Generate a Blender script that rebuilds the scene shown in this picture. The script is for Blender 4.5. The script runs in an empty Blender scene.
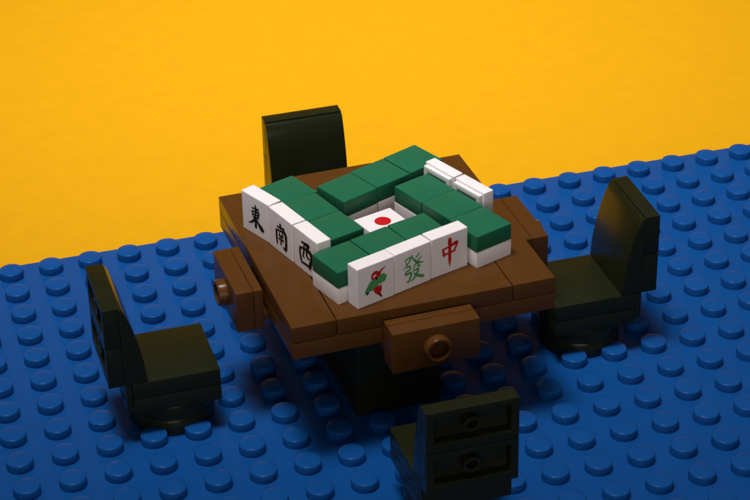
import bpy, bmesh, math, random
from mathutils import Vector, Matrix
random.seed(7)
# ---------------------------------------------------------------- camera, light, exposure
# one unit = one stud pitch (8 mm)
SC = bpy.context.scene
COL = SC.collection
SC.unit_settings.scale_length = 0.008
cam_d = bpy.data.cameras.new('camera'); cam = bpy.data.objects.new('camera', cam_d); COL.objects.link(cam)
cam.location = (-11.58417, -39.37238, 27.95391)
cam.rotation_euler = (1.02839, 0.0173919, -0.2931659)
cam_d.sensor_width = 36.0
cam_d.lens = 36.0 * math.exp(7.6590958) / 750.0
cam_d.clip_start = 0.5; cam_d.clip_end = 500
SC.camera = cam

w = bpy.data.worlds.new('World'); SC.world = w; w.use_nodes = True
bg = w.node_tree.nodes['Background']
bg.inputs[0].default_value = (0.95, 0.95, 1.0, 1); bg.inputs[1].default_value = 0.12

def area(name, loc, target, size, size_y, power, color):
    d = bpy.data.lights.new(name, 'AREA'); d.shape = 'RECTANGLE'; d.size = size; d.size_y = size_y
    d.energy = power; d.color = color
    o = bpy.data.objects.new(name, d); COL.objects.link(o); o.location = loc
    o.rotation_euler = (Vector(target) - Vector(loc)).to_track_quat('-Z', 'Y').to_euler()
    return o
key = area('key_lamp', (-12, -3, 88), (6, 20, 0), 24, 24, 11000, (1.0, 0.965, 0.95))
key.data.spread = math.radians(48)
area('fill_lamp', (-10, -46, 13), (0, 0, 1), 26, 14, 3600, (1.0, 0.95, 0.86))
SC.view_settings.view_transform = 'Standard'; SC.view_settings.look = 'None'
SC.view_settings.exposure = 0.0; SC.view_settings.gamma = 1.0

# ---------------------------------------------------------------- materials
def plastic(name, col, rough=0.22, var=0.05, dust=0.0, sss=0.0, spec=0.16, bump=0.02, coat=0.0):
    m = bpy.data.materials.new(name); m.use_nodes = True
    nt = m.node_tree; N = nt.nodes; Lk = nt.links; b = N['Principled BSDF']
    tc = N.new('ShaderNodeTexCoord')
    oi = N.new('ShaderNodeObjectInfo')
    add = N.new('ShaderNodeVectorMath'); add.operation = 'ADD'
    sc_ = N.new('ShaderNodeVectorMath'); sc_.operation = 'SCALE'; sc_.inputs[3].default_value = 7.0
    cmb = N.new('ShaderNodeCombineXYZ')
    for i in range(3): Lk.new(oi.outputs['Random'], cmb.inputs[i])
    Lk.new(cmb.outputs[0], sc_.inputs[0]); Lk.new(tc.outputs['Object'], add.inputs[0]); Lk.new(sc_.outputs[0], add.inputs[1])
    n1 = N.new('ShaderNodeTexNoise'); n1.inputs['Scale'].default_value = 1.6; n1.inputs['Detail'].default_value = 4
    Lk.new(add.outputs[0], n1.inputs['Vector'])
    mx = N.new('ShaderNodeMix'); mx.data_type = 'RGBA'
    mx.inputs[6].default_value = (*[c*(1-var*2) for c in col], 1); mx.inputs[7].default_value = (*[min(1, c*(1+var*2)) for c in col], 1)
    Lk.new(n1.outputs['Fac'], mx.inputs[0])
    last = mx.outputs[2]
    if dust > 0:
        v = N.new('ShaderNodeTexNoise'); v.inputs['Scale'].default_value = 34; v.inputs['Detail'].default_value = 2
        Lk.new(add.outputs[0], v.inputs['Vector'])
        r = N.new('ShaderNodeValToRGB'); r.color_ramp.elements[0].position = 0.72; r.color_ramp.elements[1].position = 0.80
        r.color_ramp.elements[1].color = (dust, dust, dust, 1)
        Lk.new(v.outputs['Fac'], r.inputs[0])
        m2 = N.new('ShaderNodeMix'); m2.data_type = 'RGBA'; m2.inputs[7].default_value = (0.45, 0.43, 0.4, 1)
        Lk.new(r.outputs[0], m2.inputs[0]); Lk.new(last, m2.inputs[6]); last = m2.outputs[2]
    Lk.new(last, b.inputs['Base Color'])
    n2 = N.new('ShaderNodeTexNoise'); n2.inputs['Scale'].default_value = 5; n2.inputs['Detail'].default_value = 6
    Lk.new(add.outputs[0], n2.inputs['Vector'])
    mr = N.new('ShaderNodeMapRange'); mr.inputs[3].default_value = rough*0.75; mr.inputs[4].default_value = rough*1.35
    Lk.new(n2.outputs['Fac'], mr.inputs[0]); Lk.new(mr.outputs[0], b.inputs['Roughness'])
    bp = N.new('ShaderNodeBump'); bp.inputs['Strength'].default_value = bump; bp.inputs['Distance'].default_value = 0.05
    n3 = N.new('ShaderNodeTexNoise'); n3.inputs['Scale'].default_value = 3; n3.inputs['Detail'].default_value = 3
    Lk.new(add.outputs[0], n3.inputs['Vector']); Lk.new(n3.outputs['Fac'], bp.inputs['Height']); Lk.new(bp.outputs[0], b.inputs['Normal'])
    b.inputs['Specular IOR Level'].default_value = spec
    if sss:
        b.inputs['Subsurface Weight'].default_value = sss; b.inputs['Subsurface Radius'].default_value = (1, .6, .5); b.inputs['Subsurface Scale'].default_value = 0.08
    return m
M_BLUE = plastic('blue_plastic', (0.005, 0.062, 0.235), 0.22, 0.05, 0.22, spec=0.09)
M_BROWN = plastic('brown_plastic', (0.086, 0.033, 0.007), 0.24, 0.09, 0.22)
M_BLACK = plastic('black_plastic', (0.012, 0.0145, 0.005), 0.24, 0.08, 0.12, spec=0.22)
M_GREEN = plastic('green_plastic', (0.013, 0.120, 0.060), 0.33, 0.04, 0.05)
M_WHITE = plastic('white_plastic', (0.80, 0.745, 0.75), 0.30, 0.015, 0.0, 0.15)
M_INKB = plastic('black_ink', (0.006, 0.006, 0.006), 0.5)
M_INKR = plastic('red_ink', (0.50, 0.010, 0.012), 0.45)
M_INKG = plastic('green_ink', (0.07, 0.30, 0.09), 0.45, 0.25)
M_YEL = plastic('yellow_paper', (0.60, 0.296, 0.0005), 0.75, 0.03, 0.0, spec=0.15)

# ---------------------------------------------------------------- helpers
def new(name, bm, mat, parent=None, smooth=False):
    me = bpy.data.meshes.new(name); bm.normal_update(); bm.to_mesh(me); bm.free()
    for m in (mat if isinstance(mat, (list, tuple)) else [mat]): me.materials.append(m)
    if smooth:
        me.shade_smooth(); me.set_sharp_from_angle(angle=math.radians(38))
    o = bpy.data.objects.new(name, me); COL.objects.link(o)
    if parent: o.parent = parent
    return o
def thing(name, label, cat, loc=(0, 0, 0), rz=0, group=None):
    o = bpy.data.objects.new(name, None); COL.objects.link(o); o.empty_display_size = 0.3
    o.location = loc; o.rotation_euler = (0, 0, rz); o['label'] = label; o['category'] = cat
    if group: o['group'] = group
    return o
def bevel(bm, geom, off, seg=2):
    bmesh.ops.bevel(bm, geom=geom, offset=off, segments=seg, profile=0.7, affect='EDGES')
def add_box(bm, x0, x1, y0, y1, z0, z1, bev=0.02, seg=2):
    t = bmesh.new(); bmesh.ops.create_cube(t, size=1)
    for v in t.verts:
        v.co = Vector(((x0+x1)/2+v.co.x*(x1-x0), (y0+y1)/2+v.co.y*(y1-y0), (z0+z1)/2+v.co.z*(z1-z0)))
    if bev: bevel(t, t.edges[:], bev, seg)
    me = bpy.data.meshes.new('tmp'); t.to_mesh(me); t.free(); bm.from_mesh(me); bpy.data.meshes.remove(me)
    return bm
def box(*a, **k): return add_box(bmesh.new(), *a, **k)
def lathe(bm, prof, seg=48, mat=None, closed_top=True, closed_bot=True):
    rings = []
    for r, z in prof:
        rings.append([bm.verts.new((r*math.cos(2*math.pi*i/seg), r*math.sin(2*math.pi*i/seg), z)) for i in range(seg)])
    for a, b in zip(rings, rings[1:]):
        for i in range(seg):
            bm.faces.new((a[i], a[(i+1) % seg], b[(i+1) % seg], b[i]))
    if closed_bot: bm.faces.new(list(reversed(rings[0])))
    if closed_top: bm.faces.new(rings[-1])
    if mat is not None: bmesh.ops.transform(bm, matrix=mat, verts=[v for r in rings for v in r])
    return bm
def copy_tree(o, parent=None):
    c = o.copy(); COL.objects.link(c)
    if parent: c.parent = parent
    for ch in list(o.children):
        copy_tree(ch, c)
    return c

# ---------------------------------------------------------------- backdrop: one yellow paper sweep
bm = bmesh.new()
prof = [(-60, 0)] + [(34, 0)]
R_ = 14.0
for i in range(1, 25):
    a = math.radians(90*i/24*0.92); prof.append((34+R_*math.sin(a), R_*(1-math.cos(a))))
a = math.radians(90*0.92); prof.append((prof[-1][0]+30*math.cos(a), prof[-1][1]+30*math.sin(a)))
rows = []
for y, z in prof: rows.append([bm.verts.new((x, y, z-0.16)) for x in (-70, 70)])
for a, b in zip(rows, rows[1:]): bm.faces.new((a[0], a[1], b[1], b[0]))
bd = new('backdrop', bm, M_YEL, smooth=True); bd['kind'] = 'structure'
bd['label'] = 'plain bright yellow paper backdrop behind the blue plate'

# ---------------------------------------------------------------- baseplate
OX, OY = -3.6966, 6.8227          # a stud centre of the back row
PX0, PX1, PY0, PY1 = OX-12.5, OX+19.5, OY-31.5, OY+0.5
base = thing('baseplate', 'large blue studded baseplate the table and chairs stand on', 'baseplate', (0, 0, 0))
new('plate', box(PX0, PX1, PY0, PY1, -0.155, 0.0, bev=0.02), M_BLUE, base, True)
def stud_bm(bm=None, m=None):
    bm = bm or bmesh.new()
    lathe(bm, [(0.302, -0.004), (0.300, 0.185), (0.292, 0.203), (0.275, 0.2125), (0.12, 0.213), (0.04, 0.213)], 40, m, closed_bot=False)
    return bm
studs = []
fpx = math.exp(7.6590958)
Mc = cam.rotation_euler.to_matrix()
for i in range(32):
    for j in range(32):
        x, y = PX0+0.5+i, PY0+0.5+j
        d = Mc.transposed() @ (Vector((x, y, 0.2)) - cam.location)
        px, py = 375+fpx*d.x/-d.z, 250-fpx*d.y/-d.z
        inphoto = 158 < px < 592 and 30 < py < 468
        # hidden under the table foot, or by a chair base
        hid = (-1.2 < x < 0.8 and -1.7 < y < 1.4)
        studs.append((0 if (inphoto and not hid) else 1, d.length, x, y))
studs.sort()
proto = None
for k, (_, _, x, y) in enumerate(studs[:100]):
    if proto is None:
        proto = new('stud', stud_bm(), M_BLUE, base, True); o = proto
    else:
        o = proto.copy(); COL.objects.link(o); o.parent = base
    o.location = (x, y, 0)
bm = bmesh.new()
for _, _, x, y in studs[100:]: stud_bm(bm, Matrix.Translation((x, y, 0)))
so = new('studs', bm, M_BLUE, base, True); so['kind'] = 'stuff'

# ---------------------------------------------------------------- table
H = 3.6; TH = 0.0297879
table = thing('table', 'square brown toy table holding the mahjong tiles', 'table', (0, 0, 0), TH)
def gate(bm, x, y, z):   # moulding mark, a tiny round pip on the face
    lathe(bm, [(0.028, 0.0), (0.024, 0.005), (0.01, 0.006)], 12, Matrix.Translation((x, y, z)) @ Matrix.Rotation(math.radians(90), 4, 'X'), closed_bot=False)
g = 0.012
for (x0, x1) in ((-3, -2), (-2, 2), (2, 3)):
    b = box(x0+g, x1-g, -3+g, 3-g, H-0.385, H, bev=0.018)
    if x0 == -3: gate(b, -2.52, -3+g, H-0.13)
    if x0 == -2: gate(b, -0.75, -3+g, H-0.2)
    new('plank', b, M_BROWN, table, True)
new('under_layer', box(-3+g, 3-g, -3+g, 3-g, H-0.8, H-0.40, bev=0.018), M_BROWN, table, True)
for n, (ax, ay) in enumerate(((0, -1), (-1, 0), (1, 0), (0, 1))):
    rz = math.atan2(ay, ax) + math.pi/2     # local -Y points outwards
    R = Matrix.Rotation(rz, 4, 'Z')
    b = box(-0.985, 0.985, -3.265, -3.065, H-1.19, H-0.2, bev=0.02)
    add_box(b, -0.97, 0.97, -3.06, -2.2, H-1.0, H-0.803, bev=0.01)
    bmesh.ops.transform(b, matrix=R, verts=b.verts)
    new('bracket', b, M_BROWN, table, True)
    b = box(-0.985, 0.985, -3.665, -3.275, H-1.195, H-0.2, bev=0.02)
    bmesh.ops.transform(b, matrix=R, verts=b.verts)
    dr = new('drawer', b, M_BROWN, table, True)
    b = bmesh.new()
    T = R @ Matrix.Translation((0, -3.66, H-0.70)) @ Matrix.Rotation(math.radians(90), 4, 'X')
    lathe(b, [(0.300, -0.01), (0.300, 0.185), (0.288, 0.205), (0.262, 0.2125), (0.225, 0.2125), (0.208, 0.2), (0.205, 0.02), (0.03, 0.012)], 48, T, closed_bot=False)
    kn = new('knob', b, M_BROWN, dr, True)
# central pedestal: stacked black bricks
for z0, z1, hx, y0, y1 in ((0.006, 0.40, 1.0, -1.5, 1.5), (0.405, 1.6, 0.99, -1.5, 1.5), (1.605, 2.797, 0.99, -1.5, 1.5)):
    new('pedestal_block', box(-0.2-hx, -0.2+hx, y0-0.18, y1-0.18, z0, z1, bev=0.02), M_BLACK, table, True)
# ---------------------------------------------------------------- chairs
def curved_back():
    rear = 1.145
    pr = [(rear, 1.61), (rear, 3.555)]
    pts = [(1.10, 3.555), (1.06, 3.52), (0.99, 3.36), (0.915, 3.15), (0.85, 2.93), (0.79, 2.70), (0.74, 2.47), (0.69, 2.2), (0.66, 1.95), (0.64, 1.61)]
    pr += pts
    b = bmesh.new()
    L_ = [b.verts.new((-0.985, y, z)) for y, z in pr]; R2 = [b.verts.new((0.985, y, z)) for y, z in pr]
    n = len(pr)
    for i in range(n): b.faces.new((L_[i], L_[(i+1) % n], R2[(i+1) % n], R2[i]))
    b.faces.new(list(reversed(L_))); b.faces.new(R2)
    bmesh.ops.recalc_face_normals(b, faces=b.faces)
    ends = [e for e in b.edges if abs(e.verts[0].co.x-e.verts[1].co.x) < 1e-4]
    bevel(b, ends, 0.018, 2)
    return b
def panel_bm(z0, z1):
    y0, y1 = 1.15, 1.50
    b = bmesh.new()
    bx, bt, bb = 0.17, 0.13, 0.20
    xs = (-0.985, -0.985+bx, 0.985-bx, 0.985); zs = (z0, z0+bb, z1-bt, z1)
    V = {(i, j): b.verts.new((xs[i], y1, zs[j])) for i in range(4) for j in range(4)}
    for i in range(3):
        for j in range(3):
            if (i, j) != (1, 1): b.faces.new((V[i, j], V[i, j+1], V[i+1, j+1], V[i+1, j]))
    W = {(i, j): b.verts.new((xs[i], y1-0.26, zs[j])) for i in (1, 2) for j in (1, 2)}
    c = [(1, 1), (1, 2), (2, 2), (2, 1)]
    for k in range(4): b.faces.new((V[c[k]], V[c[(k+1) % 4]], W[c[(k+1) % 4]], W[c[k]]))
    b.faces.new([W[q] for q in c])
    F = {(i, j): b.verts.new((xs[i], y0, zs[j])) for i in (0, 3) for j in (0, 3)}
    o = [(0, 0), (0, 3), (3, 3), (3, 0)]
    sides = ([(0, 0), (0, 1), (0, 2), (0, 3)], [(0, 3), (1, 3), (2, 3), (3, 3)], [(3, 3), (3, 2), (3, 1), (3, 0)], [(3, 0), (2, 0), (1, 0), (0, 0)])
    for k in range(4): b.faces.new([V[q] for q in sides[k]] + [F[o[(k+1) % 4]], F[o[k]]])
    b.faces.new([F[q] for q in o])
    bmesh.ops.recalc_face_normals(b, faces=b.faces)
    b.normal_update()
    sharp = [e for e in b.edges if len(e.link_faces) == 2 and e.calc_face_angle() > 0.5]
    bevel(b, sharp, 0.014, 2)
    return b
def make_chair(loc, rz, label):
    t = thing('chair', label, 'chair', loc, rz, 'black chairs round the table')
    b = bmesh.new()
    lathe(b, [(0.80, 0.004), (0.93, 0.01), (0.96, 0.05), (0.96, 0.33), (0.94, 0.37), (0.93, 0.40), (0.96, 0.43), (0.97, 0.46), (0.97, 0.76), (0.95, 0.795)], 64)
    new('base', b, M_BLACK, t, True)
    new('seat_plate', box(-0.99, 0.99, -0.99, 0.99, 0.80, 1.19, bev=0.02), M_BLACK, t, True)
    new('seat', box(-0.99, 0.99, -0.99, 0.99, 1.205, 1.60, bev=0.02), M_BLACK, t, True)
    new('support', box(-0.98, 0.98, 1.0, 1.14, 0.9, 1.60, bev=0.015), M_BLACK, t, True)
    new('backrest', curved_back(), M_BLACK, t, True)
    for z0, z1 in ((1.60, 2.60), (2.615, 3.60)):
        p = new('back_panel', panel_bm(z0, z1), M_BLACK, t, True)
        b = bmesh.new()
        T = Matrix.Translation((0, 1.24, (z0+z1)/2+0.035)) @ Matrix.Rotation(math.radians(-90), 4, 'X')
        lathe(b, [(0.185, 0), (0.185, 0.235), (0.175, 0.245), (0.125, 0.245), (0.115, 0.235), (0.11, 0.02), (0.02, 0.015)], 32, T, closed_bot=False)
        new('tube', b, M_BLACK, p, True)
    return t
CX, CY = -0.2, -0.18
chair0 = make_chair((CX+0.05, CY+5.2, 0), 0, 'black chair at the far side of the table, backed by the yellow backdrop')
for loc, rz, lab in (((-5.09, CY, 0), math.pi/2, 'black chair at the left edge, its flat seat and round base in view'),
                     ((4.80, CY, 0), -math.pi/2, 'black chair at the right edge, partly hidden behind the table corner'),
                     ((CX, CY-5.24, 0), math.pi, 'black chair nearest the viewer, back turned, showing a framed hollow with a small ring')):
    c = copy_tree(chair0); c.location = loc; c.rotation_euler = (0, 0, rz); c['label'] = lab

# ---------------------------------------------------------------- mahjong tiles (placed in table coordinates)
cT, sT = math.cos(TH), math.sin(TH)
def tw(x, y): return (cT*x - sT*y, sT*x + cT*y)
HW = 0.487
def wall_tile(x, y, deg, label, dz=0):
    X, Y = tw(x, y)
    t = thing('mahjong_tile', label, 'mahjong tile', (X, Y, H+0.001), math.radians(deg)+TH, 'face-down mahjong tiles in the walls')
    new('body', box(-HW, HW, -HW, HW, 0, 0.398, bev=0.022), M_WHITE, t, True)
    k = new('back', box(-HW, HW, -HW, HW, 0.402, 0.80, bev=0.026), M_GREEN, t, True)
    k.location = (random.uniform(-.008, .008), random.uniform(-.008, .008), 0); k.rotation_euler = (0, 0, random.uniform(-.008, .008))
    return t
wall_tile(-1.46, -1.835, 17, 'face-down green-backed tile at the left end of the front wall, white lower half showing')
wall_tile(-0.50, -1.535, 17.5, 'face-down green-backed tile in the middle of the front wall, behind the green printed tile')
wall_tile(0.45, -1.25, 15, 'face-down green-backed tile at the right end of the front wall, behind the red printed tile')
wall_tile(-1.77, 1.37, 20, 'face-down green-backed tile farthest back in the left wall, by the black chair')
wall_tile(-1.535, 0.428, 16, 'face-down green-backed tile in the middle of the left wall')
wall_tile(-1.265, -0.515, 16, 'face-down green-backed tile nearest the viewer in the left wall')
wall_tile(-0.46, 1.02, 21, 'face-down green-backed tile at the left end of the back wall')
wall_tile(0.466, 1.395, 21.5, 'face-down green-backed tile in the middle of the back wall')
wall_tile(1.39, 1.79, 22, 'face-down green-backed tile at the right end of the back wall')
wall_tile(1.175, 0.39, 19, 'face-down green-backed tile farthest back in the right wall, before the blank white tiles')
wall_tile(1.51, -0.53, 19, 'face-down green-backed tile in the middle of the right wall')
wall_tile(1.825, -1.455, 18.5, 'face-down green-backed tile nearest the viewer in the right wall, white lower half showing')

# ---- brush lettering: strokes = lists of (x, y, width); x,y in 0..1 box
def smooth_pts(P, n=7):
    if len(P) < 3:
        (x0, y0, w0), (x1, y1, w1) = P
        return [(x0+(x1-x0)*t/n, y0+(y1-y0)*t/n, w0+(w1-w0)*t/n) for t in range(n+1)]
    out = []
    Q = [P[0]] + list(P) + [P[-1]]
    for i in range(1, len(Q)-2):
        for k in range(n):
            t = k/n
            out.append(tuple(0.5*((2*Q[i][c]) + (-Q[i-1][c]+Q[i+1][c])*t + (2*Q[i-1][c]-5*Q[i][c]+4*Q[i+1][c]-Q[i+2][c])*t*t + (-Q[i-1][c]+3*Q[i][c]-3*Q[i+1][c]+Q[i+2][c])*t**3) for c in range(3)))
    out.append(P[-1]); return out
def stroke(bm, P, y, lift, mi=0, curve=True, sx=1, sz=1, ox=0, oz=0, bold=1.45):
    S = smooth_pts(P) if curve else P
    S = [(ox+(a-0.5)*sx, oz+(b-0.5)*sz, max(w_*bold, 0.012)*sx) for a, b, w_ in S]
    Lf, Rt = [], []
    for i, (a, b, w_) in enumerate(S):
        p0 = S[max(i-1, 0)]; p1 = S[min(i+1, len(S)-1)]
        dx, dz = p1[0]-p0[0], p1[1]-p0[1]; l = math.hypot(dx, dz) or 1
        nx, nz = -dz/l*w_/2, dx/l*w_/2
        Lf.append(bm.verts.new((a+nx, y-lift, b+nz))); Rt.append(bm.verts.new((a-nx, y-lift, b-nz)))
    for i in range(len(S)-1):
        f = bm.faces.new((Lf[i], Rt[i], Rt[i+1], Lf[i+1])); f.material_index = mi
def glyph(strokes, mats, parent, sx, sz, oz=0, thick=-0.2, ox=0, bold=1.45):
    bm = bmesh.new()
    for k, s in enumerate(strokes):
        mi, P = (s if isinstance(s[0], int) else (0, s))
        stroke(bm, P, thick, 0.003+0.0006*k, mi, True, sx, sz, ox, oz, bold)
    for f in bm.faces:
        f.normal_update()
        if f.normal.y > 0: f.normal_flip()
    return new('printed_mark', bm, mats, parent)
EAST = [[(.30,.80,.05),(.50,.82,.05),(.72,.86,.07)], [(.52,1.0,.05),(.53,.80,.08),(.50,.5,.07),(.50,.05,.09),(.42,.10,.03)],
        [(.30,.68,.06),(.33,.55,.05),(.36,.42,.05)], [(.32,.67,.04),(.55,.70,.05),(.70,.72,.08),(.68,.58,.06),(.65,.44,.05)],
        [(.35,.55,.04),(.66,.58,.05)], [(.36,.43,.05),(.66,.46,.05)],
        [(.48,.42,.07),(.36,.25,.07),(.16,.12,.04),(.06,.08,.02)], [(.52,.40,.05),(.68,.24,.09),(.88,.08,.15),(1.0,.08,.03)]]
SOUTH = [[(.52,1.0,.05),(.50,.90,.11),(.50,.76,.07)], [(.26,.80,.06),(.5,.82,.05),(.78,.86,.09)],
         [(.22,.66,.08),(.22,.40,.09),(.24,.12,.07),(.26,.05,.03)], [(.22,.64,.05),(.55,.70,.06),(.82,.70,.12),(.86,.40,.10),(.82,.08,.11),(.68,.06,.05),(.62,.12,.02)],
         [(.40,.60,.07),(.46,.52,.04)], [(.66,.62,.07),(.58,.52,.04)], [(.36,.47,.05),(.70,.50,.06)], [(.34,.33,.05),(.72,.36,.06)], [(.52,.50,.05),(.52,.30,.06),(.50,.12,.06)]]
WEST = [[(.22,.90,.06),(.45,.92,.07),(.74,.90,.15),(.80,.88,.04)], [(.42,.90,.06),(.42,.70,.08),(.34,.44,.06),(.28,.34,.03)],
        [(.62,.86,.06),(.60,.66,.07),(.60,.50,.08),(.70,.44,.07),(.80,.46,.03)],
        [(.14,.68,.09),(.12,.45,.08),(.18,.22,.09),(.24,.08,.06)], [(.14,.66,.06),(.5,.72,.07),(.86,.70,.13),(.92,.50,.10),(.84,.26,.12),(.74,.06,.12)],
        [(.22,.12,.06),(.50,.14,.07),(.78,.14,.06)], [(.34,.46,.05),(.42,.34,.04)]]
FA = [[(.12,.86,.04),(.26,.92,.05),(.40,.92,.05),(.32,.78,.05),(.06,.56,.02)], [(.16,.80,.03),(.24,.72,.05)], [(.44,1.0,.04),(.50,.84,.05),(.70,.66,.07),(.98,.58,.02)],
      [(.80,.98,.03),(.66,.88,.05),(.60,.84,.02)], [(.88,.84,.03),(.74,.74,.05),(.68,.72,.02)],
      [(.18,.60,.04),(.34,.62,.05),(.36,.50,.05),(.32,.46,.03)], [(.18,.46,.04),(.36,.48,.05)], [(.20,.46,.05),(.16,.34,.05),(.38,.36,.06),(.38,.20,.06),(.28,.04,.06),(.20,.08,.02)],
      [(.56,.62,.05),(.54,.52,.04),(.46,.44,.02)], [(.56,.61,.04),(.72,.62,.05),(.72,.50,.05),(.84,.50,.03)],
      [(.48,.38,.04),(.72,.40,.06),(.66,.24,.06),(.50,.08,.05),(.38,.02,.02)], [(.50,.32,.03),(.66,.18,.07),(.92,.06,.09),(1.0,.06,.02)]]
ZHONG = [[(.14,.70,.07),(.16,.58,.07),(.20,.44,.08),(.24,.40,.03)], [(.14,.66,.05),(.45,.70,.06),(.84,.76,.11),(.90,.72,.06),(.80,.58,.06),(.74,.46,.06)],
         [(.20,.46,.06),(.50,.48,.06),(.78,.50,.06)], [(.44,1.0,.06),(.50,.92,.12),(.50,.60,.09),(.50,.25,.09),(.49,-.02,.02)]]
BIRD = [(0, [(.30,.74,.03),(.34,.86,.07),(.48,.92,.09),(.62,.88,.06),(.76,.94,.05),(.94,1.04,.02)]), (0, [(.30,.76,.05),(.38,.70,.06),(.52,.72,.09),(.66,.80,.07),(.70,.88,.04)]),
        (0, [(.52,.88,.03),(.60,.80,.08),(.68,.76,.03)]), (2, [(.50,.64,.05),(.55,.70,.06)]),
        (1, [(.02,.20,.07),(.12,.34,.13),(.28,.42,.13),(.44,.50,.12),(.62,.56,.12),(.82,.62,.12),(1.0,.66,.04)]),
        (1, [(.10,.42,.05),(.26,.54,.11),(.40,.60,.10),(.52,.60,.04)]), (1, [(.20,.26,.04),(.34,.34,.11),(.50,.38,.09),(.60,.44,.03)]),
        (1, [(.60,.46,.04),(.74,.50,.10),(.88,.54,.09),(.96,.58,.03)]), (1, [(.62,.70,.03),(.76,.72,.08),(.90,.76,.03)]), (1, [(.18,.32,.04),(.22,.46,.08),(.30,.56,.03)]),
        (1, [(.44,.42,.04),(.48,.52,.08),(.56,.62,.03)]), (1, [(.70,.48,.03),(.74,.60,.07),(.82,.70,.03)]),
        (0, [(.44,.34,.08),(.48,.22,.12),(.56,.10,.09),(.66,-.02,.05),(.74,-.12,.02)]), (0, [(.58,.36,.06),(.62,.22,.09),(.64,.08,.06),(.68,-.02,.02)]),
        (0, [(.70,.38,.03),(.72,.24,.04),(.70,.10,.02)]), (2, [(.62,.08,.02),(.68,-.04,.04),(.76,-.14,.02)]),
        (2, [(.02,.18,.03),(.08,.20,.05),(.14,.26,.02)])]

def upright(x, y, deg, label, group='standing mahjong tiles'):
    # local: printed face towards -Y, x,y = middle of the printed face's foot
    X, Y = tw(x, y)
    t = thing('mahjong_tile', label, 'mahjong tile', (X, Y, H+0.001), math.radians(deg)+TH, group)
    return t
def printed(x, y, deg, label, gl, mats, sx=.52, sz=.62, oz=0.5, ox=0, bold=1.45):
    t = upright(x, y, deg, label)
    new('body', box(-HW, HW, 0.0, 0.36, 0, 0.985, bev=0.03, seg=3), M_WHITE, t, True)
    glyph(gl, mats, t, sx, sz, oz, 0.0, ox, bold)
    return t
B3 = [M_INKR, M_INKG, M_INKB]
printed(-0.985, -2.62, 17, 'standing white tile with a small red and green bird, front row left end', BIRD, B3, .56, .62, .49, 0.0, 1.75)
printed(-0.045, -2.315, 18, 'standing white tile with a green character, middle of the front row', FA, [M_INKG], .60, .66, .49, 0.0, 1.4)
printed(0.905, -2.01, 16, 'standing white tile with a red character, front row right end', ZHONG, [M_INKR], .50, .70, .52, 0.0, 1.75)
printed(-2.635, 0.97, -67.5, 'standing white tile with the black character for east, farthest of the left row', EAST, [M_INKB], .60, .60, .50, 0.0, 1.5)
printed(-2.325, 0.02, -74.5, 'standing white tile with the black character for south, middle of the left row', SOUTH, [M_INKB], .62, .62, .46, 0.0, 1.5)
printed(-2.05, -0.955, -74.5, 'standing white tile with the black character for west, nearest of the left row', WEST, [M_INKB], .58, .66, .46, 0.0, 1.6)
def blank(x, y, deg, label):
    t = upright(x, y, deg, label)
    # face towards +x side of the table; the hollow underside towards the wall (-Y local)
    new('body', box(-HW, HW, 0.10, 0.38, 0, 0.985, bev=0.02), M_WHITE, t, True)
    b = bmesh.new(); e = 0.05; wd = 0.11
    add_box(b, -HW+e, HW-e, 0.0, 0.098, 0.985-e-wd, 0.985-e, bev=0.012)
    add_box(b, -HW+e, HW-e, 0.0, 0.098, e, e+wd, bev=0.012)
    add_box(b, -HW+e, -HW+e+wd, 0.001, 0.098, e+wd, 0.985-e-wd, bev=0.0)
    add_box(b, HW-e-wd, HW-e, 0.001, 0.098, e+wd, 0.985-e-wd, bev=0.0)
    add_box(b, -HW+e+wd, HW-e-wd, 0.045, 0.0975, e+wd, 0.985-e-wd, bev=0.0)
    new('rim', b, M_WHITE, t, True)
    return t
n_ = (math.cos(math.radians(21)), math.sin(math.radians(21)))
blank(1.767-.19*n_[0], .80-.19*n_[1], -69, 'standing blank white tile seen from its hollow side, farther one behind the right wall')
blank(2.133-.19*n_[0], -.16-.19*n_[1], -69, 'standing blank white tile seen from its hollow side, nearer one behind the right wall')

# centre tile with a red dot
X, Y = tw(0.03, -0.13)
t = thing('mahjong_tile', 'white tile with one red dot lying face up in the middle of the walls', 'mahjong tile', (X, Y, H+0.001), math.radians(15)+TH)
new('body', box(-HW, HW, -HW, HW, 0, 0.40, bev=0.02), M_WHITE, t, True)
b = bmesh.new(); lathe(b, [(0.188, 0.40), (0.188, 0.403)], 40, closed_bot=False)
d = new('printed_mark', b, M_INKR, t); d.location = (0.02, 0.075, 0)
